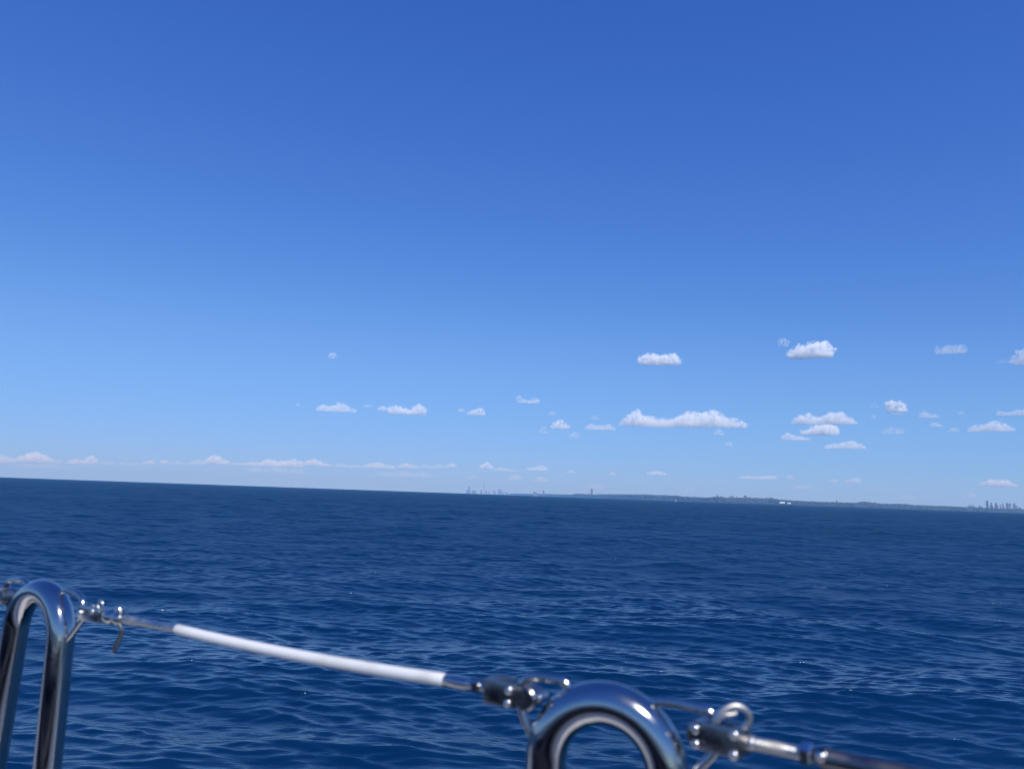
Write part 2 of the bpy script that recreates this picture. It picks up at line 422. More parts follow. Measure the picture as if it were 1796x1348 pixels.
def tower(name, x0, x1, hpx, dist, label, cat='tower block', style=0, fm=0, base=0.0, group='', depth=None):
    """x0..x1 picture columns, hpx height in picture pixels over the water"""
    xm = (x0 + x1) / 2; fw = bearing(xm); ax = Vector((fw.y, -fw.x, 0)); c = fw * dist
    ct = (1 + ((xm - CX) / F) ** 2) ** -.5; k = dist / F * ct
    w = (x1 - x0) * k * ct * 1.15; h = hpx * k; d = depth or min(max(w * .8, 18), 45)
    bm = bmesh.new()
    if style == 0:        # slab with a plant room
        add_block(bm, c, ax, fw, w, d, base, h - 4); add_block(bm, c + ax * w * .08, ax, fw, w * .45, d * .5, h - 4, h)
        add_block(bm, c, ax, fw, w * 1.12, d * 1.15, base, base + 7)
    elif style == 1:      # setbacks
        add_block(bm, c, ax, fw, w, d, base, base + (h - base) * .62); add_block(bm, c, ax, fw, w * .78, d * .8, base + (h - base) * .62, base + (h - base) * .9)
        add_block(bm, c, ax, fw, w * .45, d * .5, base + (h - base) * .9, h)
    elif style == 2:      # stepped one side
        add_block(bm, c - ax * w * .2, ax, fw, w * .6, d, base, h); add_block(bm, c + ax * w * .3, ax, fw, w * .4, d * .92, base, base + (h - base) * .68)
        add_block(bm, c - ax * w * .2, ax, fw, w * .25, d * .4, h, h + 4)
    elif style == 3:      # low and long with a raised section
        add_block(bm, c, ax, fw, w, d, base, base + (h - base) * .8); add_block(bm, c - ax * w * .22, ax, fw, w * .3, d * .7, base + (h - base) * .8, h)
        add_block(bm, c + ax * w * .25, ax, fw, w * .12, d * .4, base + (h - base) * .8, base + (h - base) * .92)
    elif style == 4:      # thin crown and mast
        add_block(bm, c, ax, fw, w, d, base, h * .55); add_block(bm, c, ax, fw, w * .72, d * .75, h * .55, h * .78)
        add_block(bm, c, ax, fw, w * .4, d * .45, h * .78, h * .88); add_lathe(bm, Vector((c.x, c.y, h * .88)), (0, 0, 1), [(0, w * .08), (h * .12, w * .03)], 8)
    elif style == 5:      # pitched top
        add_block(bm, c, ax, fw, w, d, base, base + (h - base) * .6)
        v = [bm.verts.new(c + ax * sx * w / 2 + fw * sy * d / 2 + Vector((0, 0, base + (h - base) * .6))) for sx, sy in ((-1, -1), (1, -1), (1, 1), (-1, 1))]
        t = [bm.verts.new(c - ax * w * .42 + fw * sy * d * .4 + Vector((0, 0, h))) for sy in (-1, 1)]
        bm.faces.new((v[0], v[1], t[0])); bm.faces.new((v[2], v[3], t[1])); bm.faces.new((v[1], v[2], t[1], t[0])); bm.faces.new((v[3], v[0], t[0], t[1])); bm.faces.new(v[::-1])
    o = bm_obj(name, bm, FAC[fm], origin=Vector((c.x, c.y, base)), smooth=False)
    return tag(o, label, cat, group or None)

CITY = 31000.0
G1 = 'towers of the far city skyline'
tower('skyscraper', 820.6, 824.0, 15.2, CITY, 'tallest spired skyscraper at the left end of far city skyline', 'skyscraper', 4, 1, group=G1)
tower('tower_block', 817.3, 820.5, 6.2, CITY + 300, 'low tower block just left of the spired skyscraper', 'tower block', 0, 0, group=G1)
tower('tower_block', 824.1, 826.0, 5.6, CITY + 500, 'low tower block just right of the spired skyscraper', 'tower block', 1, 3, group=G1)
tower('tower_block', 827.8, 831.6, 6.0, CITY, 'left one of two equal blocks between skyscraper and needle tower', 'tower block', 0, 1, group=G1)
tower('tower_block', 832.3, 836.0, 6.0, CITY + 200, 'right one of two equal blocks between skyscraper and needle tower', 'tower block', 2, 0, group=G1)
tower('tower_block', 842.0, 845.5, 6.8, CITY, 'single dark block just left of the needle tower', 'tower block', 1, 2, group=G1)
tower('tower_block', 851.3, 854.3, 6.3, CITY, 'first block to the right of the needle tower', 'tower block', 0, 1, group=G1)
tower('tower_block', 856.7, 860.2, 5.6, CITY + 400, 'second lower block to the right of the needle tower', 'tower block', 2, 3, group=G1)
tower('tower_block', 863.8, 866.6, 7.3, CITY, 'left half of the pale twin blocks left of the broad dark tower', 'tower block', 0, 3, group=G1)
tower('tower_block', 866.9, 869.6, 7.0, CITY + 300, 'right half of the pale twin blocks left of the broad dark tower', 'tower block', 1, 0, group=G1)
tower('office_tower', 873.2, 878.5, 9.6, CITY, 'broad dark office tower right of centre in far city skyline', 'office tower', 1, 2, group=G1)
tower('tower_block', 878.7, 880.8, 6.4, CITY + 300, 'narrow block leaning against the broad dark office tower', 'tower block', 0, 1, group=G1)
tower('tower_block', 882.6, 885.0, 5.2, CITY, 'small block second from right end of the city skyline', 'tower block', 0, 0, group=G1)
tower('tower_block', 887.3, 890.4, 5.6, CITY, 'small block at the right end of the city skyline', 'tower block', 2, 1, group=G1)
# needle tower with its pods
fw = bearing(848.7); c = fw * CITY
k = CITY / F; HT = 23.0 * k
root = empty('needle_tower', c, 'tall thin needle tower with round pod above the far city', 'tower')
conc = matte('needle_concrete', (.28, .27, .26), (.22, .215, .21), rough=.8, scale=.05)
bm = bmesh.new(); add_lathe(bm, c, (0, 0, 1), [(0, 26), (HT * .1, 19), (HT * .3, 15), (HT * .615, 12)], 18); bm_obj('shaft', bm, conc, root)
bm = bmesh.new(); add_lathe(bm, c + Vector((0, 0, HT * .60)), (0, 0, 1), [(0, 9), (5, 19), (14, 22), (22, 20), (30, 12), (34, 8)], 22); bm_obj('pod', bm, FAC[1], root)
bm = bmesh.new(); add_lathe(bm, c + Vector((0, 0, HT * .66)), (0, 0, 1), [(0, 7.5), (HT * .15, 6.5), (HT * .155, 9.5), (HT * .17, 9.5), (HT * .18, 6)], 16); bm_obj('upper_shaft', bm, conc, root)
bm = bmesh.new(); add_lathe(bm, c + Vector((0, 0, HT * .84)), (0, 0, 1), [(0, 5), (HT * .07, 4.2), (HT * .075, 3), (HT * .16, 1.8)], 10); bm_obj('antenna', bm, conc, root)

G2 = 'lone towers along the shore between the two skylines'
tower('tower_block', 901.0, 903.2, 5.4, 23600, 'tiny lone block just right of the city skyline', 'tower block', 4, 0, group=G2)
tower('tower_block', 935.6, 941.6, 8.6, 19800, 'slanting wedge shaped building left of the thin dark shore tower', 'building', 5, 2, group=G2)
tower('tower_block', 951.8, 954.4, 10.2, 19000, 'thin dark tower standing alone on the low left shore', 'tower', 0, 2, group=G2)
tower('tower_block', 1035.9, 1039.2, 16.0, 15000, 'dark high lone tower on the shore in the middle of picture', 'tower', 0, 2, group=G2)
def mast(px, y_h, dist, label, name='radio_mast', rad=1.2):
    fw = bearing(px); c = fw * dist; h = y_h * dist / F
    bm = bmesh.new(); ax = Vector((fw.y, -fw.x, 0))
    add_lathe(bm, c, (0, 0, 1), [(0, rad * 1.6), (h * .5, rad), (h * .98, rad * .5), (h, rad * .2)], 8)
    for t in (.45, .7, .9): add_box(bm, c + Vector((0, 0, h * t)), ax, fw, Vector((0, 0, 1)), rad * 5, rad * 5, rad * .8)
    return tag(bm_obj(name, bm, conc, origin=c, smooth=False), label, 'mast')
mast(1032.6, 16.5, 15200, 'faint thin mast just left of the high lone shore tower', rad=2.2)
mast(752.4, 7.0, 27000, 'faint mast alone on the water horizon left of the city', 'beacon_tower', 3.4)
mast(1317.2, 16.0, 10300, 'thin mast over the middle shore houses', rad=2.0)

def shore_bld(x0, x1, hpx, label, st, fm, g, back=140, cat='building', low=.3):
    xm = (x0 + x1) / 2; T = sh_top(xm)
    return tower('shore_building', x0, x1, hpx, sh_d(xm) + back, label, cat, st, fm, base=T * low, group=g, depth=22)
G3 = 'buildings along the wooded middle shore'
shore_bld(1256.5, 1260, 13.0, 'block topping the first wooded rise left of the shore village', 1, 2, G3)
shore_bld(1265, 1271, 11.2, 'wide block right of the first wooded rise', 3, 0, G3)
shore_bld(1279, 1282.4, 12.0, 'left block of the pair at the left end of shore village', 0, 3, G3)
shore_bld(1283.2, 1286.8, 12.2, 'right block of the pair at the left end of shore village', 0, 0, G3)
shore_bld(1290.5, 1297.5, 11.0, 'long low building between the block pair and stepped block', 3, 2, G3)
shore_bld(1305, 1313.5, 13.0, 'stepped dark block just left of the middle shore mast', 2, 2, G3)
for i, (a, w, h, l) in enumerate([(1320.5, 4, 11.0, 'first pale house right of the middle shore mast'), (1326.5, 3.6, 11.6, 'second pale house right of the middle shore mast'),
                                  (1332.4, 4.4, 11.2, 'third pale house right of the middle shore mast'), (1338, 2.6, 11.4, 'narrow pale house just left of the slim village tower')]):
    shore_bld(a, a + w, h, l, 5 if i % 2 else 0, 3, G3)
shore_bld(1342.2, 1344.4, 14.2, 'slim tower over the right half of the shore village', 4, 0, G3, cat='tower')
shore_bld(1350.5, 1356.5, 12.6, 'wide low block at the right end of shore village', 3, 2, G3)
shore_bld(1466.8, 1470.2, 10.6, 'lone small block on woods between white sheds and right hill', 2, 2, G3)
# white sheds at the water's edge
shed = matte('white_shed', (.80, .80, .78), (.72, .72, .70), rough=.5, scale=.05)
def white_shed(x0, x1, y0, y1, label):
    xm = (x0 + x1) / 2; d = sh_d(xm) - 70; fw = bearing(xm); ax = Vector((fw.y, -fw.x, 0)); c = fw * d; ct = (1 + ((xm - CX) / F) ** 2) ** -.5; k = d / F * ct
    w = (x1 - x0) * k * ct; z0, z1 = y0 * k, y1 * k
    root = empty('white_shed', c, label, 'shed', 'white sheds at the edge of the water')
    bm = bmesh.new(); add_block(bm, c, ax, fw, w, 26, z0, z0 + (z1 - z0) * .8); bm_obj('wall', bm, shed, root, smooth=False)
    bm = bmesh.new(); zt = z0 + (z1 - z0) * .8
    v = [bm.verts.new(c + ax * sx * (w / 2 + 1) + fw * sy + Vector((0, 0, z))) for sx in (-1, 1) for sy, z in ((-14, zt + .05), (0, z1), (14, zt + .05))]
    bm.faces.new((v[0], v[1], v[4], v[3])); bm.faces.new((v[1], v[2], v[5], v[4])); bm.faces.new(v[:3]); bm.faces.new(v[3:]); bm.faces.new((v[0], v[3], v[5], v[2]))
    bm_obj('roof', bm, shed, root, smooth=False)
    bm = bmesh.new(); add_block(bm, c + fw * 2, ax, fw, w * .96, 20, 0, z0 - .05); bm_obj('quay', bm, bluff_mat, root, smooth=False)
white_shed(1367.6, 1376.6, 2.3, 5.0, 'larger left white shed shining at the water edge')
white_shed(1381.2, 1387.2, 2.0, 4.2, 'smaller right white shed shining at the water edge')

G4 = 'towers of the small skyline at the right edge'
RD = 11600.0
for x0, x1, h, l, st, fm in [
    (1699.2, 1703.6, 11.6, 'left block of the low pair left of right skyline', 3, 0), (1704.4, 1709.2, 11.8, 'right block of the low pair left of right skyline', 3, 2),
    (1716.8, 1722.6, 11.0, 'long low block just left of the tall slab of right skyline', 3, 1),
    (1730.0, 1734.0, 20.5, 'tallest slab tower at the left end of right skyline', 0, 1),
    (1736.2, 1738.2, 12.2, 'low annex at the foot of second tower in right skyline', 0, 0), (1738.4, 1741.9, 17.0, 'second tower from the left in right skyline', 2, 1),
    (1745.1, 1749.6, 17.2, 'third tower from the left in right skyline', 1, 2), (1749.8, 1751.2, 13.0, 'narrow block against the third tower of right skyline', 0, 1),
    (1753.9, 1756.7, 14.0, 'short block in the middle of right skyline', 0, 3), (1758.8, 1762.0, 15.8, 'medium tower in the middle of right skyline', 2, 0),
    (1765.2, 1768.1, 18.6, 'slim tower higher than the wide pale block beside it', 1, 1), (1768.4, 1774.1, 17.0, 'wide pale block beside the slim tower', 0, 3),
    (1777.3, 1782.5, 17.6, 'wide tower nearest to the right end of right skyline', 1, 0), (1783.4, 1786.6, 13.4, 'low block descending right of the last wide tower', 2, 3),
    (1787.2, 1791.6, 10.8, 'lowest block at the right end of right skyline', 3, 2)]:
    tower('tower_block', x0, x1, 6 + (h - 6) * .92, RD + rng.uniform(-120, 250), l, 'tower block', st, fm, base=4, group=G4)

# ------------------------------------------------------------------ small sailing yacht
D = 3000.0; fw = bearing(1185); ax = Vector((fw.y, -fw.x, 0)); c = fw * D
sail_m = matte('sailcloth', (.82, .81, .77), (.72, .71, .68), rough=.7, scale=.6)
root = empty('sailing_yacht', c, 'tiny white sailing yacht far off below the shore', 'sailboat')
bm = bmesh.new(); prev = None
for i in range(9):
    t = i / 8; b_ = 1.25 * math.sin(math.pi * (.08 + .8 * t)) ** .7; s = (t - .5) * 8.5
    dirv = (ax * .5 + fw * .86).normalized(); sd = Vector((dirv.y, -dirv.x, 0))
    row = [bm.verts.new(c + dirv * s + sd * (q * b_) + Vector((0, 0, z))) for q, z in ((-1, .95 + .25 * t), (-.75, -.2), (.75, -.2), (1, .95 + .25 * t))]
    if prev:
        for a in range(3): bm.faces.new((prev[a], row[a], row[a + 1], prev[a + 1]))
        bm.faces.new((prev[3], row[3], row[0], prev[0]))
    else: bm.faces.new(row[::-1])
    prev = row
bm.faces.new(prev); bm_obj('hull', bm, shed, root, smooth=False)
bm = bmesh.new(); add_lathe(bm, c + dirv * .6 + Vector((0, 0, .9)), (0, 0, 1), [(0, .09), (11.2, .05)], 8); bm_obj('mast', bm, M['fitting'], root)
def sail(a, b_, t, bulge):
    bm = bmesh.new(); n = 8; g = []
    for i in range(n + 1):
        row = []
        for j in range(n + 1):
            u, v = i / n, j / n
            p = a.lerp(b_, u * (1 - v)).lerp(t, v) if False else (a * (1 - u) + b_ * u) * (1 - v) + t * v
            row.append(bm.verts.new(p + sd * bulge * math.sin(math.pi * u) * (1 - v) * v * 2.5))
        g.append(row)
    for i in range(n):
        for j in range(n): bm.faces.new((g[i][j], g[i + 1][j], g[i + 1][j + 1], g[i][j + 1]))
    bmesh.ops.solidify(bm, geom=bm.faces[:], thickness=.02)
    return bm
m0 = c + dirv * .5
bm_obj('mainsail', sail(m0 + Vector((0, 0, 2.0)), m0 - dirv * 3.6 + sd * .8 + Vector((0, 0, 2.1)), m0 + Vector((0, 0, 11.9)), .5), sail_m, root)
bm_obj('jib', sail(c + dirv * 4.0 + Vector((0, 0, 1.3)), m0 + sd * .9 + Vector((0, 0, 1.5)), m0 + dirv * .25 + Vector((0, 0, 10.6)), .4), sail_m, root)

# ------------------------------------------------------------------ clouds
def cloud(x0, x1, y0, y1, od, prof, label, group=None, alt=1350.0, tilt=0.0):
    xm = (x0 + x1) / 2
    e = max(elev(xm, y1), R(.62)); d = alt / math.tan(e)
    fw = ray(xm, y1); fw.z = 0; fw.normalize(); ax = Vector((fw.y, -fw.x, 0))
    ct = (1 + ((xm - CX) / F) ** 2) ** -.5; k = d / F * ct / math.cos(e)
    w = (x1 - x0) * k * ct * 1.05; h = max((y1 - y0) * k * .98, w * .12); od = od * (1.7 if y1 > 790 else 1.0); dep = min(.6 * w, 2.3 * h)
    base = alt
    cr = random.Random(int(x0 * 13 + y0 * 7))
    me = bpy.data.meshes.new('tmp'); bm = bmesh.new()
    xs = np.linspace(0, 1, len(prof))
    n = int(min(190, 26 + 15 * w / h))
    for i in range(n):
        t = cr.random(); T = float(np.interp(t, xs, prof)) * h
        edge = math.sqrt(max(0.0, 1 - (2 * t - 1) ** 2))
        yy = cr.gauss(0, .38); yy = max(-1, min(1, yy))
        T2 = T * math.sqrt(1 - .75 * yy * yy)
        r = h * cr.uniform(.085, .20) * (.55 + .6 * T / h)
        if cr.random() < .35: r *= .55
        if cr.random() < .55: z = T2 - r
        else: z = cr.uniform(.04, 1.0) * max(T2 - r, 0)
        z = max(z, r * .25)
        x = (t - .5) * (w - 1.6 * r) + 0
        m_ = Matrix.Translation((x, yy * dep * .5 * (.35 + .65 * edge), z + tilt * (t - .5) * -h)) @ Matrix.Diagonal((cr.uniform(1.1, 1.9), cr.uniform(1, 1.5), cr.uniform(.8, 1.0), 1))
        bmesh.ops.create_icosphere(bm, subdivisions=2, radius=r, matrix=m_)
    nb = max(6, int(5 * w / h))
    for i in range(nb):
        t = (i + .5) / nb; T = float(np.interp(t, xs, prof)) * h * .80
        if od < 1.3 and cr.random() < .3: continue
        edge = math.sqrt(max(0.05, 1 - (2 * t - 1) ** 2))
        sx = w / nb * 1.0
        m_ = Matrix.Translation(((t - .5) * (w - 1.2 * sx), cr.uniform(-.1, .1) * dep, T * .5 + tilt * (t - .5) * -h)) @ Matrix.Diagonal((sx, dep * .42 * (.4 + .6 * edge), T * .58, 1))
        bmesh.ops.create_icosphere(bm, subdivisions=3, radius=1.0, matrix=m_)
    for v in bm.verts:
        if v.co.z < h * .06 and tilt == 0: v.co.z = h * .06 + (v.co.z - h * .06) * .3
    bm.to_mesh(me); bm.free()
    tmp = bpy.data.objects.new('tmp', me); COL.objects.link(tmp)
    rm = tmp.modifiers.new('r', 'REMESH'); rm.mode = 'VOXEL'; rm.voxel_size = max(h * .03, w / 190)
    dg = bpy.context.evaluated_depsgraph_get(); dg.update()
    out = bpy.data.meshes.new_from_object(tmp.evaluated_get(dg))
    bpy.data.objects.remove(tmp); bpy.data.meshes.remove(me)
    nv = len(out.vertices); cs = np.empty(nv * 3, np.float32); out.vertices.foreach_get('co', cs); cs = cs.reshape(-1, 3)
    ns = np.empty(nv * 3, np.float32); out.vertex_normals.foreach_get('vector', ns) ; ns = ns.reshape(-1, 3)
    off = cr.uniform(0, 100)
    for i in range(nv):
        p = Vector(cs[i]) / h
        q = mnoise.fractal(p * 3.2 + Vector((off, 0, 0)), .75, 2.2, 5)
        up_ = min(1.0, max(.25, cs[i][2] / (h * .35)))
        cs[i] += ns[i] * (h * .17 * q * up_)
    out.vertices.foreach_set('co', cs.ravel())
    out.transform(Matrix((ax, fw, Vector((0, 0, 1)))).transposed().to_4x4())
    out.name = 'cloud'; out.materials.clear()
    cm = bpy.data.materials.new('cloud_vapour'); cm.use_nodes = True; nt = cm.node_tree
    nt.nodes.remove(nt.nodes['Principled BSDF'])
    vs = nd(nt, 'ShaderNodeVolumeScatter'); vs.inputs['Color'].default_value = (1, 1, 1, 1)
    vs.inputs['Density'].default_value = od * 3.0 / dep; vs.inputs['Anisotropy'].default_value = -0.3
    tcn = nd(nt, 'ShaderNodeTexCoord'); cn = nd(nt, 'ShaderNodeTexNoise'); cn.inputs['Scale'].default_value = 3.6 / h
    cn.inputs['Detail'].default_value = 6; cn.inputs['Roughness'].default_value = .68
    nt.links.new(tcn.outputs['Object'], cn.inputs['Vector'])
    dm = nd(nt, 'ShaderNodeMapRange'); dm.inputs['From Min'].default_value = .45; dm.inputs['From Max'].default_value = .74
    dm.inputs['To Min'].default_value = .03; dm.inputs['To Max'].default_value = od * 2.9 / dep
    dm.inputs['To Min'].default_value = od * .05 / dep
    nt.links.new(cn.outputs['Fac'], dm.inputs['Value']); nt.links.new(dm.outputs['Result'], vs.inputs['Density'])
    nt.links.new(vs.outputs['Volume'], nt.nodes['Material Output'].inputs['Volume'])
    out.materials.append(cm)
    for poly in out.polygons: poly.use_smooth = True
    o = bpy.data.objects.new('cloud', out); COL.objects.link(o)
    o.location = fw * d + Vector((0, 0, base))
    return tag(o, label, 'cloud', group)

GC = 'fair weather cumulus clouds'
GW = 'faint wisps of cloud'
CL = [
 (1119, 1194, 616, 640, 6, [.5, .95, .9, .75, .85, .95, .55], 'bright flat cloud alone high in the middle right sky', GC),
 (1383, 1462, 592, 628, 7, [.4, .7, .72, .78, 1, .85, .5], 'largest bright peaked cloud highest in the right sky', GC),
 (1365, 1384, 591, 607, 1.0, [.7, 1, .7], 'small wisp at the upper left of the highest peaked cloud', GW),
 (1640, 1696, 597, 620, 1.6, [.9, .4, .8, .6, .75, .6], 'ragged thin cloud high at the right side', GC),
 (1777, 1830, 608, 640, 3.0, [.5, .9, 1, .8, .6], 'white cloud cut off by the right edge, high up', GC),
 (1745, 1778, 624, 637, .35, [.4, .7, .5], 'dim wisp beside the cloud cut by the right edge', GW),
 (576, 589, 616, 629, 1.1, [.6, 1, .7], 'tiny lone puff high in the left sky', GW),
 (555, 624, 704, 722, 2.6, [.4, .7, .6, .9, 1, .6, .35], 'long thin cloud at left end of the middle row', GC),
 (518, 528, 706, 711, .6, [.6, 1, .5], 'speck of cloud left of the middle row', GW),
 (637, 653, 708, 714, .8, [.6, 1, .6], 'speck of cloud between the two left middle clouds', GW),
 (662, 679, 710, 720, 2.0, [.5, 1, .6], 'small puff touching the left end of second middle cloud', GC),
 (681, 747, 705, 727, 4, [.6, .85, .55, .5, .65, 1, .7], 'second bright cloud of the left middle row with peak at right', GC),
 (803, 816, 714, 722, .8, [.6, 1, .5], 'faint speck left of the compact small middle cloud', GW),
 (819, 851, 713, 728, 2.6, [.4, .6, .8, 1, .5], 'compact small white cloud straight above the city', GC),
 (907, 946, 692, 707, 1.6, [.95, .5, .4, .75, .6], 'curved thin cloud above the gap right of the city', GC),
 (961, 976, 719, 728, .6, [.5, 1, .6], 'faint speck over the small peaked cloud', GW),
 (965, 998, 732, 752, 2.6, [.35, .7, 1, .6, .4], 'small peaked cloud left of the long double cloud', GC),
 (947, 960, 745, 760, .6, [.6, .9, .5], 'faint wisp left of the small peaked cloud', GW),
 (999, 1016, 756, 768, .9, [.5, 1, .6], 'faint puff below the small peaked cloud', GW),
 (1026, 1079, 740, 754, 2.2, [.5, .8, .6, .7, .9, .5], 'flat cloud lying just left of the long double cloud', GC),
 (1036, 1050, 726, 736, .5, [.6, 1, .5], 'dim puff over the flat cloud', GW),
 (1088, 1305, 716, 749, 6, [.22, .75, 1, .6, .5, .45, .5, .8, .95, .75, 1, .9, .6, .45, .3], 'long double humped bright cloud, widest in the sky', GC),
 (1252, 1270, 751, 763, 1.0, [.5, 1, .5], 'faint puff under the right end of the long double cloud', GW),
 (1271, 1285, 773, 782, 1.2, [.6, 1, .6], 'tiny puff lowest under the long double cloud', GW),
 (1389, 1501, 719, 744, 5, [.25, .7, .78, .7, .5, .9, 1, .85, .6, .2], 'two humped cloud at the top of the right cloud stack', GC),
 (1405, 1471, 740, 763, 6, [.4, .6, .8, 1, .95, .6], 'bright compact cloud in the middle of right cloud stack', GC),
 (1370, 1421, 757, 772, 2.8, [.6, .95, .6, .5, .3], 'left cloud of the two at bottom of right cloud stack', GC),
 (1446, 1517, 770, 787, 3.4, [.3, .6, .6, .8, 1, .7, .3], 'right and lowest cloud of the right cloud stack', GC),
 (1553, 1590, 700, 723, 4.0, [.8, 1, .8, .9, .6], 'square bright cloud right of the cloud stack', GC),
 (1566, 1584, 719, 727, .6, [.6, 1, .6], 'dim scrap hanging under the square bright cloud', GW),
 (1526, 1541, 705, 715, .4, [.6, 1, .5], 'dim wisp upper left of the square bright cloud', GW),
 (1527, 1537, 726, 734, .7, [.6, 1, .6], 'dim speck lower left of the square bright cloud', GW),
 (1547, 1586, 744, 761, .9, [.4, .75, .8, .6], 'grey thin cloud below the square bright cloud', GC),
 (1611, 1646, 717, 733, 1.5, [.5, 1, .6, .5, .3], 'small sloping cloud right of the square bright cloud', GC),
 (1631, 1653, 739, 748, 1.6, [.6, 1, .7, .3], 'left scrap of the sloping pair under the small sloping cloud', GC),
 (1662, 1683, 748, 757, .9, [.4, 1, .5], 'right scrap of the sloping pair under the small sloping cloud', GW),
 (1680, 1693, 719, 727, .6, [.5, 1, .5], 'dim speck between the sloping cloud and the right edge', GW),
 (1698, 1779, 736, 757, 3.4, [.4, .7, .6, 1, .95, .7, .3], 'wide layered white cloud near the right edge', GC),
 (1748, 1812, 714, 728, 2.0, [.7, .6, .5, .8, .9, .7], 'narrow cloud above the wide layered cloud at right edge', GC),
 (1717, 1784, 838, 853, 3.0, [.25, .6, .95, .8, 1, .6, .2], 'low white cloud over the right skyline', GC),
 (-40, 27, 795, 812, 2.0, [.5, .8, 1, .9, .4], 'low cloud cut off by the left edge of the picture', GC),
 (22, 97, 791, 811, 2.6, [.3, .5, .8, 1, .9, .6, .25], 'humped low cloud second from the left edge', GC),
 (118, 171, 796, 815, 2.0, [.4, .55, .5, .5, 1, .5], 'low cloud with a raised right end in the left horizon row', GC),
 (248, 273, 805, 814, 1.2, [.4, .7, 1, .5], 'small left one of two tiny horizon clouds', GW),
 (279, 297, 805, 814, 1.3, [.6, 1, .5], 'small right one of two tiny horizon clouds', GW),
 (356, 402, 796, 815, 2.0, [.3, .85, 1, .6, .4], 'peaked low cloud left of the long horizon bank', GC),
 (404, 424, 806, 816, .9, [.5, .6, .4], 'faint scrap left of the long horizon bank', GW),
 (424, 532, 802, 818, 2.2, [.25, .4, .45, .9, .7, .8, 1, .6], 'long low cloud bank on the left horizon', GC),
 (533, 583, 803, 817, 2.0, [.5, 1, .55, .25], 'low cloud just right of the long horizon bank', GC),
 (634, 692, 809, 821, 1.5, [.2, .8, 1, .6, .5], 'low streak of cloud left of the city', GC),
 (697, 735, 811, 821, 1.3, [.4, 1, .7, .4], 'low cloud scrap between the streak and the city', GC),
 (783, 801, 810, 820, .9, [.5, 1, .5], 'faint puff above the left end of the city', GW),
 (841, 865, 808, 822, 1.5, [.3, .6, 1, .7, .3], 'small peaked puff straight above the needle tower', GC),
 (822, 838, 833, 839, .7, [.5, 1, .5], 'faint speck low over the spired skyscraper', GW),
 (890, 916, 831, 841, .8, [.4, .8, 1, .5], 'faint low streak right of the needle tower', GW),
 (924, 961, 814, 825, 1.3, [.4, .6, 1, .6], 'upper cloud of the pair right of the city', GC),
 (937, 963, 834, 845, .9, [.5, 1, .8, .4], 'lower cloud of the pair right of the city', GW),
 (994, 1009, 823, 829, 1.0, [.5, 1, .5], 'speck of cloud right of the pair beside the city', GW),
 (1018, 1060, 846, 856, .6, [.3, .7, 1, .6], 'pale hazy cloud low behind the high lone shore tower', GW),
 (1069, 1080, 825, 834, .7, [.5, 1, .5], 'faint speck between the shore tower and the thin streak', GW),
 (1134, 1168, 825, 833, 1.5, [.5, .9, 1, .6], 'thin streak low in the middle right sky', GC),
 (1195, 1220, 855, 865, .6, [.4, 1, .5], 'pale puff low over the middle shore', GW),
 (1295, 1361, 831, 840, 1.4, [.4, .7, .6, .8, .9], 'long thin streak over the shore village', GC),
 (1379, 1392, 831, 840, .8, [.5, 1, .6], 'speck right of the long thin streak', GW),
 (1390, 1422, 848, 857, .7, [.4, .8, .6, .9], 'faint low puffs over the white sheds', GW),
 (1455, 1471, 839, 845, 1.2, [.5, 1, .6], 'left one of two specks over the right hill', GW),
 (1483, 1511, 836, 847, 1.2, [.5, .8, 1, .6], 'right one of two specks over the right hill', GC),
 (1568, 1603, 869, 878, .8, [.4, .7, 1, .6], 'pale streak low over the right woods', GW),
 (98, 118, 805, 813, .7, [.4, 1, .6, .4], 'faint scrap between the humped low cloud and the raised one', GW),
 (172, 203, 807, 815, .7, [.5, .7, 1, .5], 'thin left scrap in the gap of the left horizon row', GW),
 (206, 247, 808, 816, .65, [.3, .8, .5, 1, .5], 'thin right scrap in the gap of the left horizon row', GW),
 (299, 330, 806, 815, .7, [.5, 1, .6, .4], 'faint streak right of the two tiny horizon clouds', GW),
 (330, 357, 804, 815, .8, [.4, .7, 1, .6], 'faint puff against the left side of the peaked low cloud', GW),
 (585, 634, 810, 820, .65, [.4, 1, .5, .7, .4], 'faint broken streak right of the long horizon bank group', GW),
 (736, 782, 812, 821, .6, [.5, .8, .4, 1, .5], 'faint broken streak just left of the city at cloud row height', GW),
 (430, 540, 818, 829, .6, [.3, .8, .5, .9, .6, .8, .3], 'pale layer under the long horizon bank', GW),
 (20, 130, 813, 823, .6, [.4, .8, .6, 1, .5, .4], 'pale layer under the humped low cloud at left', GW),
 (655, 760, 825, 836, .6, [.3, .6, .5, 1, .5, .8, .4], 'pale layer low over the horizon left of the city', GW),
 (865, 905, 818, 826, .8, [.4, 1, .6, .5], 'faint scrap right of the puff above the needle tower', GW),
 (1690, 1714, 862, 872, .9, [.4, 1, .6], 'pale puff low left of the right skyline', GW),
]
for (x0, x1, y0, y1, od, prof, label, g) in CL:
    cloud(x0, x1, y0, y1, od, prof, label, g)

